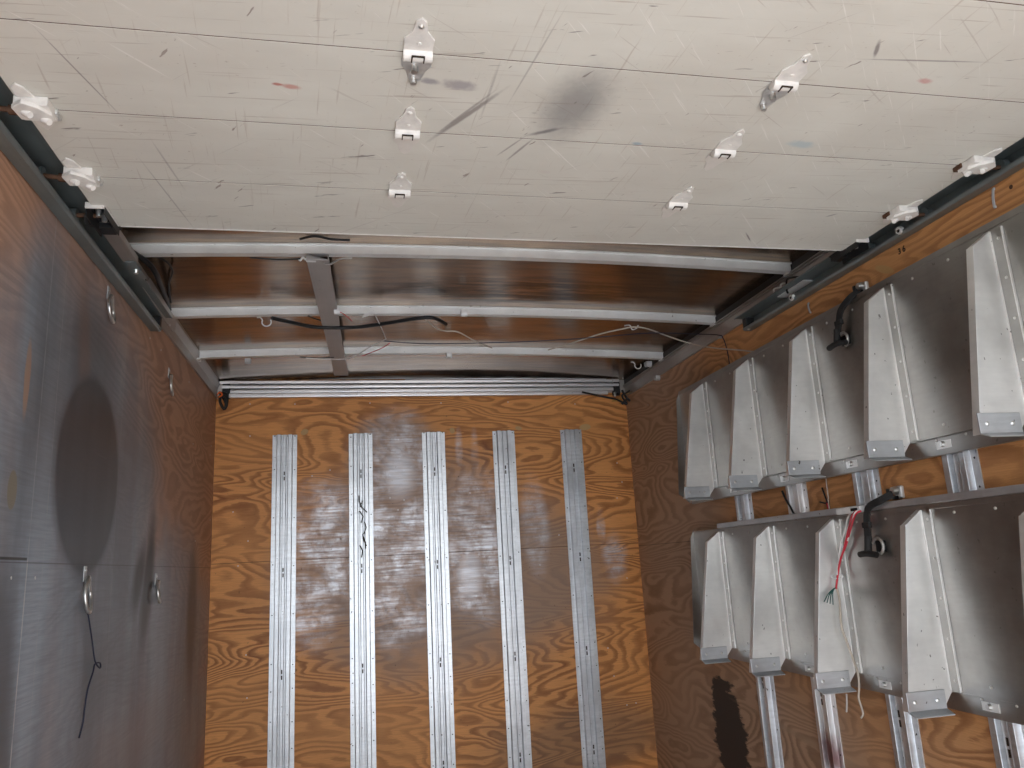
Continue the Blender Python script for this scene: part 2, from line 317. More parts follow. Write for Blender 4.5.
# ------------------------------------------------------------------ mesh builder
class MB:
    def __init__(s): s.v, s.f, s.sm = [], [], []
    def add(s, vs_, fs, smooth=False):
        o = len(s.v); s.v += [tuple(q) for q in vs_]
        for f in fs: s.f.append(tuple(i+o for i in f)); s.sm.append(smooth)
        return s
    def box(s, a, b):
        x0, x1 = sorted((a[0], b[0])); y0, y1 = sorted((a[1], b[1])); z0, z1 = sorted((a[2], b[2]))
        return s.add([(x0,y0,z0),(x1,y0,z0),(x1,y1,z0),(x0,y1,z0),(x0,y0,z1),(x1,y0,z1),(x1,y1,z1),(x0,y1,z1)],
                     [(0,3,2,1),(4,5,6,7),(0,1,5,4),(1,2,6,5),(2,3,7,6),(3,0,4,7)])
    def prism(s, poly, o, a, b, c, h):   # polygon in axes a,b from origin o, extruded along c by h
        o, a, b, c = map(Vector, (o, a, b, c)); k = len(poly)
        p = [o+a*u+b*v for u, v in poly]; q = [t+c*h for t in p]
        return s.add(p+q, [tuple(range(k))[::-1], tuple(range(k, 2*k))]+[(i, (i+1) % k, k+(i+1) % k, k+i) for i in range(k)])
    def cyl(s, a, b, r, r2=None, n=14, cap=True):
        a, b = Vector(a), Vector(b); r2 = r if r2 is None else r2
        d = (b-a).normalized(); t = d.orthogonal().normalized(); t2 = d.cross(t)
        vs_ = [a+(t*math.cos(2*math.pi*i/n)+t2*math.sin(2*math.pi*i/n))*r for i in range(n)]
        vs_ += [b+(t*math.cos(2*math.pi*i/n)+t2*math.sin(2*math.pi*i/n))*r2 for i in range(n)]
        s.add(vs_, [(i, (i+1) % n, n+(i+1) % n, n+i) for i in range(n)], True)
        if cap: s.add(vs_, [tuple(range(n))[::-1], tuple(range(n, 2*n))])
        return s
    def tube(s, pts, r, n=8, closed=False, sub=4, flatten=None):
        P = [Vector(q) for q in pts]
        if sub > 1 and len(P) > 2:
            Q = []; L = len(P)
            rng = range(L) if closed else range(L-1)
            for i in rng:
                g = (lambda j: P[j % L]) if closed else (lambda j: P[max(0, min(L-1, j))])
                p0, p1, p2, p3 = g(i-1), g(i), g(i+1), g(i+2)
                for k in range(sub):
                    t = k/sub
                    Q.append(.5*((2*p1)+(p2-p0)*t+(2*p0-5*p1+4*p2-p3)*t*t+(3*p1-p0-3*p2+p3)*t**3))
            if not closed: Q.append(P[-1])
            P = Q
        L = len(P); vs_ = []; ref = None
        for i, p in enumerate(P):
            d = (P[(i+1) % L]-P[i-1]) if closed else (P[min(L-1, i+1)]-P[max(0, i-1)])
            d.normalize()
            if ref is None: ref = d.orthogonal().normalized()
            ref = (ref-d*ref.dot(d)).normalized(); b2 = d.cross(ref)
            for k in range(n):
                an = 2*math.pi*k/n
                vs_.append(p+(ref*math.cos(an)+b2*math.sin(an))*r)
        fs = []
        for i in range(L if closed else L-1):
            j = (i+1) % L
            fs += [(i*n+k, i*n+(k+1) % n, j*n+(k+1) % n, j*n+k) for k in range(n)]
        s.add(vs_, fs, True)
        if not closed: s.add(vs_[:n]+vs_[-n:], [tuple(range(n))[::-1], tuple(range(n, 2*n))])
        return s
    def strip(s, pts, nrm, wdt, th):     # flat band of width wdt swept along pts; nrm = face direction
        P = [Vector(q) for q in pts]; L = len(P); vs_ = []
        for i, p in enumerate(P):
            d = (P[min(L-1, i+1)]-P[max(0, i-1)]).normalized(); nn = Vector(nrm); nn = (nn-d*nn.dot(d)).normalized(); sd = d.cross(nn)
            vs_ += [p+sd*wdt/2-nn*th/2, p-sd*wdt/2-nn*th/2, p-sd*wdt/2+nn*th/2, p+sd*wdt/2+nn*th/2]
        fs = [(i*4+k, i*4+(k+1) % 4, i*4+4+(k+1) % 4, i*4+4+k) for i in range(L-1) for k in range(4)]
        return s.add(vs_, fs+[(3, 2, 1, 0), (L*4-4, L*4-3, L*4-2, L*4-1)])
    def build(s, name, mat, parent=None, org=None, bevel=0, seg=2):
        if parent is not None: org = Vector(parent['_o'])
        elif org is None: org = Vector((0, 0, 0))
        org = Vector(org)
        me = bpy.data.meshes.new(name); me.from_pydata([tuple(Vector(q)-org) for q in s.v], [], s.f); me.update()
        bm = bmesh.new(); bm.from_mesh(me)
        for f, k in zip(bm.faces, s.sm): f.smooth = k
        bmesh.ops.recalc_face_normals(bm, faces=bm.faces); bm.to_mesh(me); bm.free()
        me.materials.append(mat)
        o = bpy.data.objects.new(name, me); COL.objects.link(o)
        if parent is None: o.location = org
        else: o.parent = parent
        o['_o'] = tuple(org)
        if bevel:
            md = o.modifiers.new('bevel', 'BEVEL'); md.width = bevel; md.segments = seg; md.limit_method = 'ANGLE'; md.angle_limit = .6
        return o

def thing(name, label, cat, loc, group=None):
    o = bpy.data.objects.new(name, None); COL.objects.link(o); o.location = loc; o.empty_display_size = .05
    o['_o'] = tuple(loc); tag(o, label, cat, group); return o
def tag(o, label, cat, group=None):
    o['label'] = label; o['category'] = cat
    if group: o['group'] = group
    return o
def struct(o): o['kind'] = 'structure'; return o
def head(p, nrm, r=.004, h=.003):        # domed screw or rivet head
    p, nrm = Vector(p), Vector(nrm)
    mb = MB(); mb.cyl(p-nrm*.0006, p+nrm*h*.5, r, r*.95, 10); mb.cyl(p+nrm*h*.5, p+nrm*h, r*.95, r*.5, 10)
    return mb

# ------------------------------------------------------------------ the box of the truck
Y0 = -.42
struct(MB().box((0, Y0, -.04), (W, D, 0)).build('floor', M_FLOOR))
wl = struct(MB().box((-.018, Y0, 0), (0, D+.018, 2.56)).build('wall_left', M_LEFT))
wr_ = struct(MB().box((W, Y0, 0), (W+.018, D+.018, 2.56)).build('wall_right', M_RIGHT))
wb = struct(MB().box((0, D, 0), (W, D+.018, 2.56)).build('wall_back', M_BACK))
sk = MB(); sk.box((-.06, Y0, -.15), (-.0185, D+.06, 2.66)); sk.box((W+.0185, Y0, -.15), (W+.06, D+.06, 2.66)); sk.box((-.0185, D+.0185, -.15), (W+.0185, D+.06, 2.66))
struct(sk.build('trim_light_block', M_SKIN))  # unseen outer shell, added to block light through the walls
struct(MB().box((-40, -60, -1.15), (42, 60, -1.12)).build('ground', M_GROUND))
def roofz(x): return 2.547+.027*(1-((x-W/2)/(W/2))**2)
rf = MB(); K = 72
vsr = []
for i in range(K+1):
    x = W*i/K; vsr += [(x, Y0, roofz(x)), (x, D+.018, roofz(x)), (x, Y0, roofz(x)+.03), (x, D+.018, roofz(x)+.03)]
fr = []
for i in range(K):
    a, b = 4*i, 4*i+4
    fr += [(a, a+1, b+1, b), (a+2, b+2, b+3, a+3), (a, b, b+2, a+2), (a+1, a+3, b+3, b+1)]
rf.add(vsr, fr, False); rf.add(vsr, [(0, 2, 3, 1), (4*K, 4*K+1, 4*K+3, 4*K+2)])
ro = struct(rf.build('ceiling', M_ROOF))
# cove strips where walls meet the roof
cl = MB(); cl.box((0, 2.02, 2.452), (.006, D, 2.50)); cl.prism([(0, 2.50), (.006, 2.50), (.018, 2.535), (.018, 2.548), (0, 2.548)], (0, 2.02, 0), (1,0,0), (0,0,1), (0,1,0), D-2.02)
cl.box((0, 2.02, 2.4515), (.009, D, 2.456))
struct(cl.build('trim_left', M_COVE))
c2 = MB(); c2.box((W-.004, 2.02, 2.440), (W, D, 2.503)); c2.box((W-.010, 2.02, 2.4395), (W, D, 2.445)); c2.box((W-.012, 2.02, 2.498), (W, D, 2.503))
c2.box((W-.016, 2.02, 2.508), (W, D, 2.512))
struct(c2.build('trim_right', M_COVE))
struct(MB().box((W-.003, 2.02, 2.512), (W, D, 2.548)).build('trim_recess_shade', M_BLACK))  # black strip painting in the dark of the recess above the cove
# nail heads in the bulkhead
for u, v in [(250,404),(295,404),(370,403),(441,403),(508,402),(575,404),(250,436),(312,476),(233,512),(248,541),(238,566),(330,470),(390,498),(404,500),(398,510),(470,493),(506,470),(617,463),(622,482),(617,498),(622,548),(627,578),(246,655),(247,698),(608,648),(614,676),(627,705),(636,703),(559,535),(540,565)]:
    head(at(u, v, 'y', D), (0,-1,0), .0035, .0012).build('nail', M_ZINC, wb)

# ------------------------------------------------------------------ roof bows
nm = ['nearest roof bow, galvanised, just past the door edge', 'middle of the three galvanised roof bows', 'farthest roof bow, nearest the plywood bulkhead']
bow_y = [2.50, 3.135, 3.755]
for yb, lb in zip(bow_y, nm):
    K = 20; x0, x1 = .02, W-.006
    sec = [(-.015, 0), (.015, 0), (.015, .028), (.022, .028), (.022, .033), (-.024, .033), (-.024, .029), (-.015, .029)]
    vs_ = []; mb = MB(); k = len(sec)
    for i in range(K+1):
        x = x0+(x1-x0)*i/K; zz = roofz(x)-.0335
        vs_ += [(x, yb+a, zz+b) for a, b in sec]
    fs = [(i*k+j, i*k+(j+1) % k, (i+1)*k+(j+1) % k, (i+1)*k+j) for i in range(K) for j in range(k)]
    mb.add(vs_, fs+[tuple(range(k)), tuple(range(K*k, K*k+k))])
    t = thing('roof_bow', lb, 'beam', (W/2, yb, roofz(W/2)-.034), 'galvanised roof bows under the roof sheet')
    mb.build('crossbar', M_GALV, t)
    for sx_, xa in ((1, .006), (-1, W-.004)):
        e = MB(); e.box((xa, yb-.02, 2.505), (xa+sx_*.016, yb+.02, 2.514)); e.build('end_bracket', M_GALV, t)
def bowbot(x): return roofz(x)-.0335

# light channel hung lengthwise under the bows
t = thing('wire_channel', 'grey metal channel running lengthwise under the roof bows', 'channel', (.635, 3.27, 2.50))
a0, a1 = Vector((.607, 2.47, 2.505)), Vector((.668, 4.06, 2.505))
def chan(p, q, hw, h, th):
    mb = MB(); d = (q-p); L = d.length; d.normalize(); sd = Vector((d.y, -d.x, 0))
    poly = [(-hw, h), (-hw, 0), (hw, 0), (hw, h), (hw-th, h), (hw-th, th), (-hw+th, th), (-hw+th, h)]
    return mb.prism(poly, p, sd, (0,0,1), d, L)
chan(a0, a0.lerp(a1, .45), .036, .020, .003).build('cover', M_BEAM, t, bevel=.0015)
chan(a0.lerp(a1, .4505), a0.lerp(a1, .93), .034, .021, .003).build('cover', M_BEAM, t, bevel=.0015)
chan(a0.lerp(a1, .93), a1, .037, .024, .003).build('end_cap', M_BEAM, t, bevel=.0015)
# connector on its near end
t = thing('wire_connector', 'small white connector with wires at the channel end under the first bow', 'connector', tuple(at(311, 260, 'z', 2.515)))
P = at(311, 260, 'z', 2.51); mb = MB()
mb.box(P+Vector((-.016, -.006, -.006)), P+Vector((.016, .006, -.002))); mb.box(P+Vector((-.016, -.006, -.002)), P+Vector((-.008, .006, .010))); mb.box(P+Vector((.008, -.006, -.002)), P+Vector((.016, .006, .010)))
mb.build('housing', M_WHITE, t, bevel=.001)
for s_ in (-1, 1):
    MB().tube([P+Vector((s_*.016, 0, 0)), P+Vector((s_*.026, -.004, .006)), P+Vector((s_*.034, 0, -.002)), P+Vector((s_*.04, .004, .004))], .0035, 6).build('wire_nut', M_WHITE, t)
def cable(name, pts, r, mat, label, cat='wire', group=None, n=7, sub=5):
    o = MB().tube(pts, r, n, False, sub).build(name, mat, None, tuple(pts[0])); return tag(o, label, cat, group)
cable('wire', [at(250, 257.5, 'z', 2.50), at(280, 259.5, 'z', 2.505), P+Vector((-.03, .0, .004))], .003, M_BLACK, 'black wire left of the white connector under the nearest roof bow')
cable('wire', [P+Vector((.03, 0, 0)), at(328, 265, 'z', 2.50), at(340, 259, 'z', 2.505), at(352, 258, 'z', 2.51)], .003, M_BEAM, 'short grey wire curling right of the white connector')
cable('wire', [at(300, 239, 'z', 2.53), at(315, 236, 'z', 2.53), at(330, 239, 'z', 2.53), at(350, 240, 'z', 2.53)], .004, M_BLACK, 'dark wire lying on the roof sheet above the nearest bow')

# ------------------------------------------------------------------ header tubes over the bulkhead
t = thing('roller_header', 'stack of bright metal header rails across the top of the bulkhead', 'rail', (W/2, 4.33, 2.45))
MB().box((.07, 4.318, 2.449), (2.225, 4.342, 2.474)).build('lower_rail', M_HEAD, t, bevel=.006, seg=3)
MB().box((.07, 4.335, 2.477), (2.27, 4.362, 2.497)).build('middle_rail', M_HEAD, t, bevel=.005, seg=3)
MB().box((.03, 4.325, 2.502), (2.30, 4.36, 2.520)).build('upper_rail', M_HEAD, t, bevel=.005, seg=3)
MB().box((.02, 4.318, 2.527), (2.30, 4.366, 2.543)).build('top_ledge', M_HEAD, t, bevel=.003)
MB().box((.004, 4.362, 2.470), (2.346, 4.3675, 2.549)).build('backing_plate', M_COVE, t)
for x in (.055, 2.285):
    MB().box((x-.02, 4.33, 2.45), (x+.02, 4.366, 2.53)).build('end_plate', M_BLACK, t, bevel=.002)
for x in (.35, .75, 1.15, 1.6, 2.0):
    head((x, 4.3185, 2.461), (0,-1,0), .004, .002).build('rivet', M_ZINC, t)
# crumpled flashing sheet above it
mb = MB(); K = 40; vs_ = []
for i in range(K+1):
    x = 1.02+i*1.2/K; s_ = math.sin(math.pi*i/K)
    zz = 2.546+.022*s_**.8+.004*math.sin(i*1.3)*s_; vs_ += [(x, 4.31-.02*s_, 2.545), (x, 4.345, zz), (x, 4.36, zz+.001), (x, 4.32, 2.5445)]
mb.add(vs_, [(4*i+k, 4*i+(k+1) % 4, 4*i+4+(k+1) % 4, 4*i+4+k) for i in range(K) for k in range(4)])
tag(mb.build('flashing_strip', M_HEAD, None, (1.6, 4.33, 2.534)), 'crumpled thin metal flashing bulging above the right half of the header rails', 'flashing')
# loose wiring at both ends
t = thing('wire_bundle', 'black taped wire bundle with orange wire in the left bulkhead corner', 'wires', tuple(at(224, 398, 'y', 4.30)))
q = lambda u, v, yy=4.28: at(u, v, 'y', yy)
MB().tube([q(219,392), q(223,397), q(226,404), q(224,409), q(220,401), q(222,393), q(227,396), q(226,407)], .008, 7).build('taped_wire', M_BLACK, t)
MB().tube([q(217,395,4.26), q(220,392,4.26), q(222,395,4.26), q(219,397,4.26)], .004, 6).build('orange_wire', M_ORANGE, t)
t = thing('wire_bundle', 'tangle of black and yellow wires in the right bulkhead corner', 'wires', tuple(q(626, 400)))
MB().tube([q(582,392), q(600,396), q(615,399), q(622,402), q(627,404), q(622,396), q(628,392), q(640,383), q(650,372)], .006, 7).build('black_wire', M_BLACK, t)
MB().tube([q(612,401), q(618,400), q(624,395), q(630,392), q(633,388), q(638,383)], .003, 6).build('yellow_wire', M_YEL, t)
MB().tube([q(622,390), q(626,397), q(630,401), q(627,399), q(622,404)], .007, 7).build('taped_wire', M_RUBBER, t)
o = MB().cyl(q(615,393), q(615,396,4.22), .008, .004, 10); tag(o.build('screw', M_ZINC, None, tuple(q(615,393))), 'bright screw end at the right end of the header rails', 'screw')

# ------------------------------------------------------------------ posts
PROF = [(0, .0035), (.023, .0035), (.026, .019), (.045, .019), (.048, .006), (.056, .006), (.058, .011), (.072, .011), (.074, .006), (.082, .006), (.085, .019), (.104, .019), (.107, .0035), (.130, .0035)]
def post(label, origin, axu, axn, z0, z1, cat, group, mat, zs, seed):
    # origin: centre on the wall at z=0; axu across, axn out of the wall
    axu, axn = Vector(axu), Vector(axn); o3 = Vector(origin)
    t = thing('slotted_post', label, cat, (o3.x, o3.y, z0), group)
    poly = [(0, 0)]+PROF+[(.130, 0)]
    mb = MB(); mb.prism([(u-.065, h*1.3) for u, h in poly], o3+Vector((0, 0, z0)), axu, axn, (0, 0, 1), z1-z0)
    mb.build('channel', mat, t, bevel=.0009)
    rd = random.Random(seed)
    for z in zs:
        for s_ in (-1, 1):
            head(o3+Vector((0, 0, z+rd.uniform(-.01, .01)))+axu*s_*.053+axn*.0035, axn, .0036, .002).build('screw', M_BLACK, t)
    z = z1-.24
    while z > z0+.2:
        s2 = MB(); c0 = o3+Vector((0, 0, z))+axn*.0144
        for k in (0, .028):
            s2.prism([(-.0035, k-.010), (.0035, k-.010), (.0035, k+.010), (-.0035, k+.010)], c0, axu, (0,0,1), axn, .0012)
        s2.build('slot', M_DIRTY, t)
        z -= .508
    return t
X1 = .3629
names = ['leftmost', 'second from left', 'middle', 'fourth from left', 'rightmost']
for i in range(5):
    post(f'{names[i]} of the five aluminium posts on the bulkhead', (X1+i*.4064, D, 0), (1,0,0), (0,-1,0), .08, 2.247, 'post', 'aluminium posts on the plywood bulkhead', M_POST, [2.235, 2.06, 1.80, 1.55, 1.30, 1.05, .93, .78, .64, .50, .25], i)
# gouged patch on the second post
g = MB(); rd = random.Random(3); post2 = [o for o in COL.objects if o.get('label', '').startswith('second from left of the five')][0]
for i in range(7):
    a = at(361+rd.uniform(-4, 5), 495+i*9+rd.uniform(-4, 4), 'y', D-.0255); g.strip([a, a+Vector((rd.uniform(-.012, .02), -.0012, -.03)), a+Vector((rd.uniform(-.01, .03), 0, -.065))], (0,-1,0), .006, .0016)
g.build('gouge', M_DIRTY, post2)
pn = ['farthest', 'second farthest', 'third farthest', 'nearest visible']
for i in range(4):
    y = 3.062-.4092*i
    post(f'{pn[i]} of the aluminium posts behind the folding shelves', (W, y, 0), (0,-1,0), (-1,0,0), .08, 2.22, 'post', 'aluminium posts on the right wall', M_REDPOST if i == 1 else M_POST, [1.70, 1.64, .95, .80, .6, .4], 20+i)

# ------------------------------------------------------------------ folding shelves
FY = [3.215, 2.79, 2.37, 1.95, 1.54, 1.12]
def shelf(label, zt, zb, top_rail):
    # zt apex height of the gussets, zb their foot on the panel
    xp = W-.050; y1, y0 = 3.49, .98
    t = thing('folding_shelf', label, 'shelf', (xp, (y0+y1)/2, zb), None)
    mb = MB(); mb.box((xp-.005, y0, zb), (xp-.002, y1, zt+.004)); mb.box((xp-.006, y0, zt+.004), (xp+.012, y1, zt+.022 if not top_rail else zt+.010))
    pan = mb.build('panel', M_SHELF, t, bevel=.001)
    mb = MB(); mb.box((xp+.005, y0, zb-.048), (xp+.008, y1, zb)); mb.box((xp+.005, y0, zb-.050), (xp+.021, y1, zb-.047)); mb.box((xp-.006, y0, zb-.002), (xp+.008, y1, zb+.001))
    mb.build('bottom_flange', M_SHELF, t, bevel=.0008)
    mb = MB(); mb.prism([(0, zb-.045), (.055, zb+.0), (.018, zt-.02), (0, zt+.02)], (xp-.002, y1-.003, 0), (-1,0,0), (0,0,1), (0,1,0), .003)
    mb.build('end_lip', M_SHELF, t)
    if top_rail:
        MB().box((xp-.012, y0, zt+.012), (xp+.02, 3.22, zt+.032)).build('top_rail', M_POST, t, bevel=.002)
        MB().box((xp-.008, y0, zt-.004), (xp-.005, 2.12, zt+.011)).build('hinge_leaf', M_SHELF, t, bevel=.001)
    for yb in (3.062, 2.653, 2.244, 1.834):           # bolts over the posts
        MB().cyl((xp+.005, yb, zb-.022), (xp-.006, yb, zb-.022), .009, .007, 6).build('bolt', M_ZINC, t)
        MB().box((xp+.003, yb-.028, zb-.034), (xp+.0049, yb+.028, zb-.012)).build('bolt_plate', M_GALV, t)
    for i, yf in enumerate(FY):
        for dy in (-.14, -.28):
            for zz in (zt-.018, zb+.028):
                if yf+dy > y0+.02: head((xp-.005, yf+dy+(.02 if zz > zb+.1 else 0), zz), (-1,0,0), .0045, .003).build('rivet', M_ZINC, t)
        for dy in (-.09, -.2, -.3):
            head((xp+.005, yf+dy, zb-.008), (-1,0,0), .004, .003).build('rivet', M_ZINC, t)
    for yf in FY:
        g = MB(); poly = [(0, zb), (.0, zt), (.060, zt-.043), (.143, zb-.042), (.032, zb-.040)]
        g.prism(poly, (xp-.005, yf, 0), (-1,0,0), (0,0,1), (0,1,0), .0028)
        a, b = Vector((xp-.065, yf, zt-.043)), Vector((xp-.148, yf, zb-.042))
        g.add([a, b, b+Vector((0,.024,0)), a+Vector((0,.024,0)), a+Vector((.003,0,0)), b+Vector((.003,0,0)), b+Vector((.003,.024,0)), a+Vector((.003,.024,0))],
              [(0,1,2,3),(7,6,5,4),(0,4,5,1),(1,5,6,2),(2,6,7,3),(3,7,4,0)])
        a2 = Vector((xp-.006, yf, zt))
        g.add([a2, a, a+Vector((0,.02,0)), a2+Vector((0,.02,0)), a2-Vector((0,0,.003)), a-Vector((0,0,.003)), a+Vector((0,.02,-.003)), a2+Vector((0,.02,-.003))],
              [(0,1,2,3),(7,6,5,4),(0,4,5,1),(1,5,6,2),(2,6,7,3),(3,7,4,0)])
        gu = g.build('gusset', M_GUS, t, bevel=.0012)
        MB().box((xp-.0085, yf-.036, zb+.002), (xp-.005, yf+.001, zt-.002)).build('mounting_flange', M_SHELF, gu, bevel=.0008)
        bd_ = MB(); bd_.box((xp-.0115, yf-.0385, zb+.002), (xp-.005, yf-.0350, zt-.004)); bd_.box((xp-.0115, yf-.0035, zb+.002), (xp-.007, yf-.0002, zt-.004))
        bd_.build('folded_edge', M_GUS, gu, bevel=.0012)
        for k in range(5):
            head((xp-.0085, yf-.022, zb+.03+k*(zt-zb-.06)/4), (-1,0,0), .004, .0025).build('rivet', M_ZINC, gu)
        # foot bracket: plate on the gusset face with a ledge kicked out towards the opening
        f = MB(); f.prism([(0, .058), (-.004, .058), (-.004, .010), (-.030, .000), (-.030, -.0035), (-.002, .006), (0, .008)], (xp-.150, yf-.0002, zb-.050), (0,1,0), (0,0,1), (1,0,0), .118)
        f.build('foot_bracket', M_POST, gu, bevel=.0008)
        for dx in (.022, .092):
            head((xp-.150+dx, yf-.0042, zb-.018), (0,-1,0), .0055, .004).build('bolt', M_ZINC, gu)
    return t
shelf('upper folded aluminium shelf with gussets on the right wall', 2.254, 1.777, False)
shelf('lower folded aluminium shelf with gussets and wires over its edge', 1.588, 1.100, True)

# ------------------------------------------------------------------ overhead door
ZD = 2.413
door = thing('overhead_door', 'open cream roll-up door with scuffed panels under the roof', 'door', (W/2, 1.0, ZD))
edges = [2.048, 1.780, 1.508, 1.243, .975, .707, .439, .171]
XL, XR = .086, 2.266
for i in range(len(edges)-1):
    a, b = edges[i+1]+.0012, edges[i]-.0012
    if i == 0:       # far panel with notched corners for the top brackets
        poly = [(XL, a), (XR, a), (XR, 1.965), (XR-.022, 1.965), (XR-.022, b), (XL+.035, b), (XL+.035, 1.93), (XL, 1.93)]
    else: poly = [(XL, a), (XR, a), (XR, b), (XL, b)]
    MB().prism(poly, (0, 0, ZD), (1,0,0), (0,1,0), (0,0,1), .022).build('door_panel', M_DOOR, door, bevel=.0005, seg=1)
    if i: MB().box((XL+.001, edges[i]-.0011, ZD+.0004), (XR-.001, edges[i]+.0011, ZD+.0215)).build('gap_shade_strip', M_RUST, door)  # dark strip added in each seam to paint the gap's shade
MB().box((XL+.036, 2.0475, ZD-.0012), (XR-.023, 2.051, ZD+.024)).build('edge_trim', M_PAINT, door)
MB().box((XR-.0215, 1.966, ZD-.0015), (XR-.017, 2.047, ZD+.022)).build('notch_trim', M_PAINT, door)
MB().box((XL+.0305, 1.93, ZD-.0015), (XL+.0345, 2.047, ZD+.022)).build('notch_trim', M_PAINT, door)

def hinge(x, ys, bare):
    up_ = [(-.026, .012), (-.027, -.042), (-.014, -.062), (-.009, -.088), (0, -.097), (.009, -.088), (.014, -.062), (.027, -.042), (.026, .012)]
    lo_ = [(-.028, .014), (-.028, .036), (-.018, .052), (-.011, .080), (0, .092), (.011, .080), (.018, .052), (.028, .036), (.028, .014)]
    h = MB(); h.prism(up_, (x, ys, ZD-.0045), (1,0,0), (0,1,0), (0,0,1), .0043)
    # raised barrel half-round
    arc = [(-.020, 0)]+[(.013*math.cos(t)*1.0-.004, .013*math.sin(t)) for t in [math.pi*(1-k/8) for k in range(9)]]+[(.016, 0)]
    h.prism(arc, (x-.0265, ys+.004, ZD-.004), (0,1,0), (0,0,-1), (1,0,0), .053)
    hg = h.build('hinge', M_PAINT, door, bevel=.0008)
    MB().prism(lo_, (x, ys, ZD-.0022), (1,0,0), (0,1,0), (0,0,1), .002).build('lower_leaf', M_LEAFZ if bare else M_PAINTF, hg, bevel=.0006)
    fr_ = MB()
    for (a, b, c, d) in [(-.012, -.010, .000, .016), (.010, .012, .000, .016), (-.012, .012, -.002, .0)]:
        fr_.box((x+a, ys+c-.011, ZD-.0182), (x+b, ys+d-.011, ZD-.0150))
    fr_.build('slot_edge', M_DIRTY, hg)
    head((x, ys-.078, ZD-.0045), (0,0,-1), .0055, .004).build('bolt', M_ZINC if bare else M_PAINT, hg)
    head((x, ys-.032, ZD-.0045), (0,0,-1), .0045, .002).build('bolt', M_PAINT, hg)
    if bare:
        MB().cyl((x-.004, ys+.036, ZD-.002), (x-.004, ys+.036, ZD-.016), .007, .007, 6).build('nut', M_ZINC, hg)
        MB().cyl((x-.002, ys+.076, ZD-.002), (x-.002, ys+.076, ZD-.013), .006, .006, 6).build('nut', M_ZINC, hg)
    return hg
for k, ys in enumerate([1.243, 1.508, 1.780]):
    hinge(.831, ys, k == 0); hinge(1.566, ys, k == 0)

def roller_hinge(side, ys):
    # side +1: left edge (roller towards -x), -1: right edge
    X = (lambda d: XL+d) if side > 0 else (lambda d: XR-d)
    h = MB()
    h.box((X(.0), ys-.046, ZD-.020), (X(.060), ys+.012, ZD-.0005)); h.prism([(-.004, -.040), (.020, -.060), (.045, -.044), (.06, -.02), (.06, 0), (0, 0)], (X(0), ys, ZD-.026), (side, 0, 0), (0,1,0), (0,0,1), .010)
    h.prism([(0, -.075), (.012, -.088), (.024, -.075), (.034, -.040), (-.002, -.040)], (X(.006), ys, ZD-.005), (side, 0, 0), (0,1,0), (0,0,1), .0045)
    rh = h.build('roller_hinge', M_PAINT, door, bevel=.006, seg=3)
    for dx, dy in ((.016, -.024), (.042, -.002)):
        MB().cyl((X(dx), ys+dy, ZD-.022), (X(dx+.010), ys+dy-.004, ZD-.032), .010, .006, 12).build('bolt', M_PAINT, rh)
    MB().box((X(.050), ys-.006, ZD-.012), (X(.064), ys+.022, ZD-.0005)).build('hinge_tail', M_LEAFZ if side > 0 else M_RUST, rh, bevel=.002)
    MB().prism([(.006, .014), (.050, .014), (.040, .050), (.020, .075), (.008, .055)], (X(0), ys, ZD-.0022), (side,0,0), (0,1,0), (0,0,1), .002).build('lower_leaf', M_PAINTF, rh, bevel=.0006)
    xr0 = .030 if side > 0 else W-.022
    MB().cyl((X(.006), ys-.002, ZD-.008), (xr0, ys-.002, ZD-.004), .0055, .0055, 10).build('roller_shaft', M_RUST, rh)
    MB().cyl((X(-.004), ys-.002, ZD-.0075), (X(-.022), ys-.002, ZD-.0065), .010, .010, 12).build('shaft_sleeve', M_RUST, rh)
    xa = .022 if side > 0 else W-.022
    MB().cyl((xa-.008, ys-.002, ZD+.0), (xa+.010, ys-.002, ZD+.0), .0165, .0165, 18).build('roller_wheel', M_TRACK, rh, bevel=.002)
for ys in (1.508, 1.780):
    roller_hinge(1, ys); roller_hinge(-1, ys-.006)

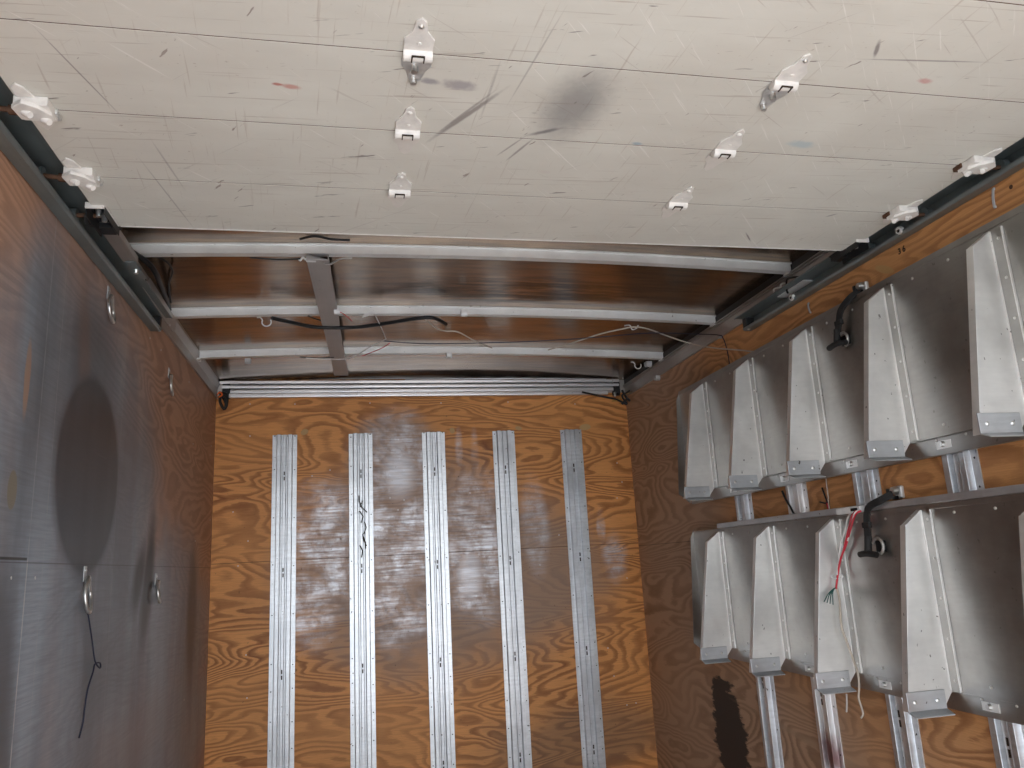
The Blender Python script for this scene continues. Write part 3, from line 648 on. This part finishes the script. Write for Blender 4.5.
def top_bracket(side):
    X = (lambda d: XL+d) if side > 0 else (lambda d: XR-d)
    y0 = 1.935 if side > 0 else 1.968
    h = MB(); h.box((X(-.014), y0, ZD+.004), (X(.030 if side > 0 else .021), y0+.15, ZD+.008))
    h.box((X(-.014), y0, ZD-.026), (X(-.011), y0+.13, ZD+.008)); h.box((X(.0275 if side > 0 else .0185), y0, ZD-.020), (X(.030 if side > 0 else .021), y0+.13, ZD+.008)); h.box((X(-.014), y0+.10, ZD-.012), (X(.02), y0+.145, ZD+.004))
    tb = h.build('top_bracket', M_BLACK, door, bevel=.0008)
    MB().box((X(-.014), y0-.007, ZD-.008), (X(.030), y0-.001, ZD+.008)).build('front_lip', M_PAINT, tb, bevel=.001)
    for dy in (.030, .058):
        MB().cyl((X(.008 + (dy-.03)*.2), y0+dy, ZD+.004), (X(.008+(dy-.03)*.2), y0+dy, ZD-.014), .0085, .0065, 8).build('bolt', M_ZINC, tb)
    MB().cyl((X(.0), y0+.055, ZD+.0), (.030 if side > 0 else W-.022, y0+.055, ZD), .006, .006, 10).build('roller_shaft', M_RUST, tb)
    xa = .024 if side > 0 else W-.024
    MB().cyl((xa-.008, y0+.055, ZD), (xa+.012, y0+.055, ZD), .0165, .0165, 18).build('roller_wheel', M_TRACK, tb, bevel=.002)
    if side > 0:
        MB().box((.064, 2.035, ZD-.002), (.105, 2.30, ZD+.018)).build('link_arm', M_COVE, tb, bevel=.003)
        MB().box((.072, 2.285, ZD-.006), (.102, 2.42, ZD-.003)).build('clevis_plate', M_TRACK, tb, bevel=.001)
        MB().cyl((.087, 2.35, ZD-.006), (.087, 2.35, ZD-.016), .009, .007, 8).build('bolt', M_ZINC, tb)
        MB().tube([(X(-.02), y0+.03, ZD-.012), (X(-.026), y0+.06, ZD-.02), (X(-.016), y0+.085, ZD-.012)], .006, 8).build('roller_stem', M_RUBBER, tb)
top_bracket(1); top_bracket(-1)

# ------------------------------------------------------------------ door tracks and their hangers
def track(side, label, yend):
    X = (lambda d: d) if side > 0 else (lambda d: W-d)
    t = thing('door_track', label, 'track', (X(.02), 1.2, 2.388), 'door tracks along the two side walls')
    sec = [(.001, .056), (.001, .004), (.004, 0), (.034, 0), (.040, .004), (.042, .010), (.039, .012), (.036, .006), (.006, .005), (.005, .051), (.070, .051), (.074, .048), (.076, .050), (.072, .056)]
    MB().prism(sec, (X(0), .10, 2.386), (side,0,0), (0,0,1), (0,1,0), yend-.10).build('rail', M_TRACK, t, bevel=.0012)
    return t
tl = track(1, 'greenish galvanised door track along the left wall', 2.90)
MB().box((.002, 2.87, 2.388), (.040, 2.898, 2.436)).build('end_stop', M_BLACK, tl, bevel=.002)
head((.03, 2.91, 2.392), (0, 0, -1), .006, .004).build('bolt', M_ZINC, tl)
tr_ = track(-1, 'greenish galvanised door track along the right wall', 2.83)
MB().box((W-.040, 2.795, 2.390), (W-.003, 2.828, 2.436)).build('end_stop', M_BLACK, tr_, bevel=.002)
head((W-.03, 2.80, 2.386), (0, 0, -1), .006, .004).build('bolt', M_ZINC, tr_)
for yy in (2.45, 1.86):
    MB().cyl((W-.036, yy, 2.400), (W-.048, yy, 2.398), .012, .012, 6).build('bolt', M_GALV, tr_)
    MB().cyl((W-.048, yy, 2.398), (W-.0485, yy, 2.398), .006, .006, 12).build('bolt_hole', M_BLACK, tr_)
# right hanger hooks behind the track
mb = MB(); mb.box((W-.045, 2.36, 2.43), (W-.006, 2.54, 2.4345)); mb.build('hanger_plate', M_GALV, tr_, bevel=.001)
for yy, l_ in ((2.50, .03), (2.55, .02)):
    MB().tube([(W-.02, yy, 2.436), (W-.04, yy, 2.445), (W-.05, yy, 2.455), (W-.045, yy, 2.47), (W-.02, yy, 2.475)], .0035, 6).build('hanger_hook', M_GALV, tr_)
MB().tube([(W-.035, 2.40, 2.46), (W-.05, 2.45, 2.47), (W-.045, 2.47, 2.435), (W-.05, 2.46, 2.42)], .004, 6).build('cable_end', M_BLACK, tr_)
# left hanger: link bar, clevis and bent cover plate
def vplate(pts, mat, name, par, th=.003):
    k = len(pts); a = [Vector(p) for p in pts]; b = [p+Vector((-th, 0, 0)) for p in a]
    return MB().add(a+b, [tuple(range(k)), tuple(range(k, 2*k))[::-1]]+[(i, (i+1) % k, k+(i+1) % k, k+i) for i in range(k)]).build(name, mat, par, bevel=.0006)
MB().box((.046, 2.50, 2.442), (.050, 2.62, 2.488)).build('clevis_gap', M_BLACK, tl)
vplate([(.052, 2.575, 2.436), (.052, 3.03, 2.422), (.052, 3.07, 2.446), (.052, 3.07, 2.488), (.052, 2.655, 2.500), (.052, 2.60, 2.462)], M_COVE, 'cover_plate', tl)
head((.052, 2.97, 2.433), (1, 0, 0), .005, .003).build('bolt', M_ZINC, tl)
cable('wire', [Vector((.03, 2.44, 2.515)), Vector((.075, 2.52, 2.50)), Vector((.085, 2.60, 2.49)), Vector((.07, 2.72, 2.50)), Vector((.05, 2.9, 2.51)), Vector((.03, 3.05, 2.52))], .009, M_BLACK, 'thick black cable curling behind the left track hanger')
cable('wire', [Vector((.05, 2.50, 2.53)), Vector((.11, 2.56, 2.53)), Vector((.12, 2.66, 2.53)), Vector((.08, 2.80, 2.53)), Vector((.05, 2.98, 2.525))], .0035, M_BLACK, 'thin black wire looping beside the left track hanger')

# ------------------------------------------------------------------ wires, clips and hooks under the roof
bb = lambda u, v, z=2.50: at(u, v, 'z', z)
cable('cable', [bb(272,318), bb(290,322), bb(315,327), bb(350,327.5), bb(375,325), bb(400,321), bb(420,318), bb(434,318), bb(446,324)], .008, M_BLACK, 'thick black cable sagging below the middle roof bow', 'cable')
cable('cord', [bb(424,318), bb(436,328), bb(446,331), bb(458,332), bb(475,341), bb(492,348,2.52)], .0032, M_CORD, 'pale cord running from the black cable end to the far bow', 'cord')
cable('cord', [bb(548,350,2.51), bb(575,342), bb(600,334), bb(622,329), bb(634,327), bb(648,329), bb(670,337), at(692,344,'x',W-.04), at(714,348,'x',W-.03), at(738,350,'x',W-.02), at(756,352,'x',W-.01)], .0032, M_CORD, 'long pale cord looped over the middle bow and down to the right wall', 'cord')
cable('wire', [bb(384,341), bb(410,343), bb(437,343.5), bb(480,343), bb(540,341), bb(600,337,2.49), bb(650,333,2.485), at(695,334,'x',W-.04), at(718,335,'x',W-.02), at(723,338,'x',W-.01), at(727,350,'x',W-.006), at(730,367,'x',W-.006)], .0022, M_BLUEW, 'thin dark wire strung across under the roof to the right wall')
cable('wire', [bb(374,313,2.505), bb(380,325), bb(386,339)], .0022, M_WHW, 'thin white wire dropping from the middle bow to a wire joint')
cable('wire', [bb(386,339), bb(370,347), bb(357,355), bb(345,359), bb(325,359), bb(306,358)], .0022, M_WHW, 'thin white wire crossing the grey channel near its far end')
cable('wire', [bb(338,311), bb(345,315), bb(352,321)], .002, M_REDW, 'short red wire beside the grey channel at the middle bow')
cable('wire', [bb(390,343), bb(382,348), bb(370,353), bb(362,356)], .002, M_REDW, 'short red wire below the wire joint at the far bow')
cable('wire', [bb(308,316,2.515), bb(316,319,2.51), bb(326,322,2.51)], .003, M_BLACK, 'short black wire left of the grey channel at the middle bow')
cable('wire', [bb(300,357,2.505), bb(320,358,2.505), bb(334,357,2.505)], .003, M_BLACK, 'black wire left of the grey channel at the far bow')
def clip(u, v, label, mat=M_CLEAR, s_=1.0, plane=None):
    p = at(u, v, *(plane or ('z', 2.508)))
    mb = MB(); s_ *= 1.45; hw = .009*s_
    arc = [(math.cos(a)*.011*s_, math.sin(a)*.011*s_-.004) for a in [math.pi*1.0+math.pi*k/8 for k in range(9)]]
    arc += [(x*.7, y_*.7-.001) for x, y_ in arc[::-1]]
    mb.prism(arc, p+Vector((-hw, 0, 0)), (0,1,0), (0,0,1), (1,0,0), hw*2)
    mb.box(p+Vector((-hw, -.011*s_, -.005)), p+Vector((hw, .011*s_, .006)))
    return tag(mb.build('cable_clip', mat, None, tuple(p), bevel=.001), label, 'clip', 'small plastic cable clips under the roof')
clip(464, 312, 'white cable clip hanging from the middle roof bow', M_WHITE)
clip(449, 354, 'white cable clip in the middle of the far roof bow', M_WHITE)
clip(248, 360, 'clear cable clip at the left end of the far roof bow')
clip(648, 363, 'clear cable clip at the right end of the far roof bow', s_=1.2)
clip(657, 377, 'clear cable clip on the right wall cove near the bulkhead', s_=1.0, plane=('x', W-.018))
clip(337, 310, 'white plastic clip against the grey channel at the middle bow', M_WHITE, .9)
p = bb(369, 315, 2.505)
mb = MB(); mb.prism([(-.028, -.012), (-.020, .004), (0, .013), (.024, .014), (.026, .006)], p, (1,0,0), (0,.3,1), (0,1,0), .006)
tag(mb.build('plastic_tab', M_WHITE, None, tuple(p), bevel=.001), 'white half-round plastic tab on the middle bow right of the channel', 'tab')
def jhook(u, v, label):
    p = bb(u, v, 2.505); r = .020
    pts = [p+Vector((-.028, 0, .010)), p+Vector((-.014, 0, .010)), p+Vector((-.006, 0, -.002))]+[p+Vector((.010+r*math.cos(a)*.9, 0, -.008+r*math.sin(a)*.9)) for a in [math.pi*(1+k/6) for k in range(8)]]
    return tag(MB().tube(pts, .0028, 7, sub=2).build('wire_hook', M_WHITE, None, tuple(p)), label, 'hook', 'wire hooks under the roof bows')
jhook(264, 320, 'bent white wire hook below the left part of the middle bow')
jhook(636, 364, 'bent white wire hook below the right end of the far bow')
p = bb(632, 327, 2.505)
mb = MB(); mb.tube([p+Vector((-.035, 0, .006)), p+Vector((-.01, 0, .008)), p+Vector((0, 0, -.012)), p+Vector((.02, 0, -.006)), p+Vector((.03, 0, .008))], .003, 6)
tag(mb.build('wire_hook', M_ZINC, None, tuple(p)), 'small metal hook holding the pale cord at the middle bow', 'hook')
for i, (u, v) in enumerate([(613, 383), (623, 379), (636, 381)]):
    p = at(u, v, 'y', 4.30)
    tag(MB().cyl(p, p+Vector((0, 0, .028)), .0022, .0022, 6).build('nail_point', M_ZINC, None, tuple(p)), ['left', 'middle', 'right'][i]+' of three nail points standing above the right header end', 'nail')

# ------------------------------------------------------------------ left wall rings
def ring(u, v, label, hh, ww, gap=False):
    c = at(u, v, 'x', .0)
    t = thing('wall_ring', label, 'ring', (0, c.y, c.z), 'wire tie rings on the left wall')
    pts = [(.012, 0, hh), (.006, ww*.55, hh*.55), (.004, ww, hh*.1), (.010, ww*.8, -hh*.5), (.018, ww*.1, -hh), (.020, -ww*.6, -hh*.75), (.018, -ww*.9, -hh*.1), (.014, -ww*.55, hh*.65)]
    MB().tube([c+Vector((a, b, d)) for a, b, d in pts], .0052, 8, True, 3).build('ring', M_ZINC, t)
    MB().box((0, c.y-.012, c.z+hh-.012), (.003, c.y+.012, c.z+hh+.030)).build('mounting_tab', M_CLEAR, t, bevel=.002)
    head((.003, c.y, c.z+hh+.018), (1, 0, 0), .005, .003).build('screw', M_ZINC, t)
    return t
ring(107, 309, 'steel tie ring on the left wall above the round black mark', .040, .050)
ring(168, 385, 'steel tie ring on bare wood right of the round black mark', .040, .042)
ring(83, 595, 'steel tie ring just below the round black mark', .046, .046)
ring(155, 592, 'steel tie ring on the left wall beside the black streaks', .038, .038)
L = lambda u, v, d=.008: at(u, v, 'x', d)
cable('string', [L(86,604), L(89,620), L(92,640), L(95,661), L(100,668), L(100,663), L(95,664), L(93,672), L(88,688), L(85,705), L(83,722), L(79,738)], .0022, M_BLUEW, 'dark string knotted halfway, hanging from the ring under the round mark', 'string', n=6)
for u, v in [(150,338),(161,350),(189,382),(193,444),(211,446),(210,455),(210,520),(195,541),(11,578),(35,578),(184,700)]:
    head(at(u, v, 'x', 0), (1,0,0), .004, .0015).build('nail', M_ZINC, wl)

# ------------------------------------------------------------------ right wall bits
def staple(u, v, label, ln, tilt):
    p = at(u, v, 'x', W)
    mb = MB(); d = Vector((0, tilt, -1)).normalized()
    mb.strip([p+Vector((-.004,0,0))-d*ln/2, p+Vector((-.006,0,0)), p+Vector((-.004,0,0))+d*ln/2], (-1,0,0), .006, .003)
    mb.box(p-d*ln/2+Vector((-.004, -.003, -.003)), p-d*ln/2+Vector((.0, .003, .003))); mb.box(p+d*ln/2+Vector((-.004, -.003, -.003)), p+d*ln/2+Vector((0, .003, .003)))
    return tag(mb.build('staple', M_CLEAR, None, tuple(p)), label, 'staple', 'metal staples in the right wall strip')
staple(995, 198, 'grey strap stub in the wood strip above the nearest upper gusset', .048, .15)
staple(810, 308, 'small bent metal pin in the wood below the right track end', .036, -.1)
p = at(722, 338, 'x', W); tag(MB().tube([p, p+Vector((-.012, .01, .004)), p+Vector((-.016, -.01, 0)), p+Vector((-.004, -.018, 0))], .004, 7).build('wire_clip', M_CLEAR, None, tuple(p)), 'small grey clip holding the dark wire on the right wall', 'clip')
for u, v in [(1011,187),(667,400),(648,405),(662,377),(672,408),(745,365)]:
    head(at(u, v, 'x', W), (-1,0,0), .006 if u > 1000 else .004, .0015).build('nail', M_RUST if u > 1000 else M_CLEAR, wr_)
# stamped mark "36"
for ch, (u, v) in (('3', (899.5, 251.5)), ('6', (903.8, 249))):
    cu = bpy.data.curves.new('stamped_digit', 'FONT'); cu.body = ch; cu.size = .026; cu.align_x = 'CENTER'; cu.align_y = 'CENTER'; cu.extrude = .0003; cu.offset = .0008
    o = bpy.data.objects.new('stamped_digit', cu); COL.objects.link(o); cu.materials.append(M_DIRTY)
    o.parent = wr_; o.location = at(u, v, 'x', W-.0008)
    # readable from inside: text x axis runs towards -y (right in view), y axis up, normal -x
    o.rotation_euler = Matrix(((0, 0, -1), (-1, 0, 0), (0, 1, 0))).to_euler()

# rubber latches
def latch(label, anchor, pts, hand, keep):
    t = thing('rubber_latch', label, 'latch', tuple(anchor), 'black rubber shelf latches')
    A = Vector(anchor)
    MB().box(A+Vector((.006, -.014, -.018)), A+Vector((.020, .014, .020))).build('anchor_plate', M_GALV, t, bevel=.004)
    MB().cyl(A+Vector((.001, 0, .006)), A+Vector((-.014, 0, .006)), .014, .010, 12).build('bolt', M_ZINC, t)
    MB().tube([A+Vector((-.006, -.012, -.016)), A+Vector((-.012, .004, -.014)), A+Vector((-.012, .018, -.004)), A+Vector((-.010, .022, .012))], .006, 8).build('anchor_loop', M_BLACK, t)
    P_ = [Vector(q) for q in pts]; Q = []
    for i in range(len(P_)-1):
        p0, p1, p2, p3 = P_[max(0, i-1)], P_[i], P_[i+1], P_[min(len(P_)-1, i+2)]
        for k in range(5):
            s_ = k/5; Q.append(.5*((2*p1)+(p2-p0)*s_+(2*p0-5*p1+4*p2-p3)*s_*s_+(3*p1-p0-3*p2+p3)*s_**3))
    Q.append(P_[-1])
    MB().strip(Q, (-1, -.35, .1), .022, .008).build('strap', M_RUBBER, t, bevel=.002)
    MB().box(P_[-2]+Vector((-.008, -.017, -.012)), P_[-2]+Vector((.006, .017, .006))).build('strap_collar', M_RUBBER, t, bevel=.003)
    H = Vector(hand[0]); G = Vector(hand[1])
    h = MB(); h.tube([H, H.lerp(G, .5)+Vector((-.004, 0, .004)), G], .0095, 10, sub=3); h.cyl(P_[-1]+Vector((0, 0, .015)), H.lerp(G, .5), .010, .012, 10)
    h.build('handle', M_RUBBER, t)
    K_ = Vector(keep); r = .024
    MB().tube([K_+Vector((0, -math.cos(a)*r, math.sin(a)*r)) for a in [math.radians(x) for x in (160, 120, 80, 40, 0, -40, -70)]], .0045, 8).build('keeper', M_WHITE if False else M_ZINC, t)
    MB().box(K_+Vector((.004, -.020, -.018)), K_+Vector((.016, .018, .016))).build('keeper_base', M_BLACK, t, bevel=.003)
    return t
xl = W-.075
xk = W-.064
latch('black rubber T-handle latch over the top edge of the upper shelf', at(861.5, 288, 'x', W-.021),
      [at(859, 291, 'x', W-.045), at(850, 298, 'x', W-.066), at(841, 310, 'x', xl), at(839, 322, 'x', xl), at(837.5, 334, 'x', xl)],
      (at(829, 348.5, 'x', W-.085), at(846, 342, 'x', W-.08)), at(843, 340, 'x', xk-.006))
latch('black rubber T-handle latch over the top edge of the lower shelf', at(896, 492.5, 'x', W-.021),
      [at(893, 494, 'x', W-.05), at(880, 500.5, 'x', W-.072), at(868.5, 508, 'x', xl), at(867, 524, 'x', xl), at(868.5, 541, 'x', xl)],
      (at(860, 554.5, 'x', W-.09), at(877, 555, 'x', W-.08)), at(878, 546, 'x', xk-.006))

# wiring draped over the lower shelf
t = thing('wire_harness', 'red and white wires with white connector draped over the lower shelf', 'wires', tuple(at(849, 511, 'x', W-.07)))
p = at(849, 511, 'x', W-.072); mb = MB(); mb.box(p+Vector((-.006, -.062, -.008)), p+Vector((.016, .062, .012))); mb.build('connector', M_WHITE, t, bevel=.003)
mb = MB(); mb.box(p+Vector((-.0075, -.052, -.003)), p+Vector((-.0055, -.018, .007))); mb.build('connector_socket', M_BLACK, t, bevel=.001)
yv = 2.352
def H(u, v, y_=yv):
    p = at(u, v, 'y', y_)
    return p if p.x < W-.070 else at(u, v, 'x', W-.070)
top1, top2, top3 = at(861, 511, 'x', W-.085), at(856, 511, 'x', W-.083), at(852, 512, 'x', W-.083)
MB().tube([top1, at(855, 515, 'x', W-.10), H(850, 531, 2.33), H(846, 545), H(841, 558), H(838, 573), H(836, 589)], .0034, 7).build('red_wire', M_REDW, t)
MB().tube([top2, at(852, 516, 'x', W-.10), H(849, 527, 2.33), H(845, 545), H(842, 555), H(838.5, 568), H(837, 580)], .0034, 7).build('red_wire', M_REDW, t)
MB().tube([top1+Vector((-.003, .006, .003)), at(854, 514, 'x', W-.105), H(850.5, 529, 2.325), H(847.5, 541, 2.345)], .0022, 6).build('white_wire', M_WHW, t)
MB().tube([top3, H(848, 517, 2.30), H(845, 530), H(842, 540), H(840, 549), H(838.5, 560), H(837, 575)], .0028, 7).build('white_wire', M_WHW, t)
for k in range(4):
    MB().tube([H(836.5, 587), H(832+k*.5, 590), H(827.5+k*1.7, 595), H(824+k*3.0, 602+k*.9)], .0016, 6).build('green_wire', M_GREENW, t)
o = MB().tube([H(831.5, 575), H(835, 573.3), H(840, 574), H(842.5, 576.5), H(840, 578.5), H(834, 578), H(831.5, 576.5)], .0024, 7, True).build('cable_tie', M_WHITE, None, tuple(H(837, 576)))
tag(o, 'white cable tie round the red and white wires', 'cable tie')
cable('cord', [H(837, 588), H(839.5, 600), H(840.5, 614), H(842, 628), H(848, 645), H(853.5, 660), H(858, 674), H(859, 688), H(858.5, 698), H(861, 706), H(863, 714), H(861, 718)], .0034, M_CORD, 'pale cord hanging past the third gusset of the lower shelf', 'cord')
cable('wire', [at(846.5, 694, 'x', W-.03), at(846.8, 704, 'x', W-.03), at(846.5, 712, 'x', W-.03)], .0028, M_WHW, 'short white wire end hanging below the lower shelf')
cable('wire', [at(782, 491, 'x', W-.03), at(786, 500, 'x', W-.03), at(791, 508, 'x', W-.03), at(796, 520, 'x', W-.035)], .004, M_BLACK, 'black wire crossing a post between the two shelves')
cable('cord', [at(825.5, 476, 'x', W-.012), at(827.5, 492, 'x', W-.010), at(829.5, 512, 'x', W-.012)], .0022, M_CORD, 'pale cord hanging in the gap between the shelves', 'cord')
cable('wire', [at(822, 488, 'x', W-.010), at(825, 496, 'x', W-.014), at(827, 503, 'x', W-.012), at(820, 502, 'x', W-.012)], .003, M_BLACK, 'frayed black wire stub in the gap between the shelves')
cable('wire', [at(826.5, 503, 'x', W-.014), at(828, 508, 'x', W-.014), at(829, 513, 'x', W-.014)], .0024, M_REDW, 'short red wire beside the pale cord between the shelves')

for o in list(bpy.data.objects):
    if '_o' in o: del o['_o']
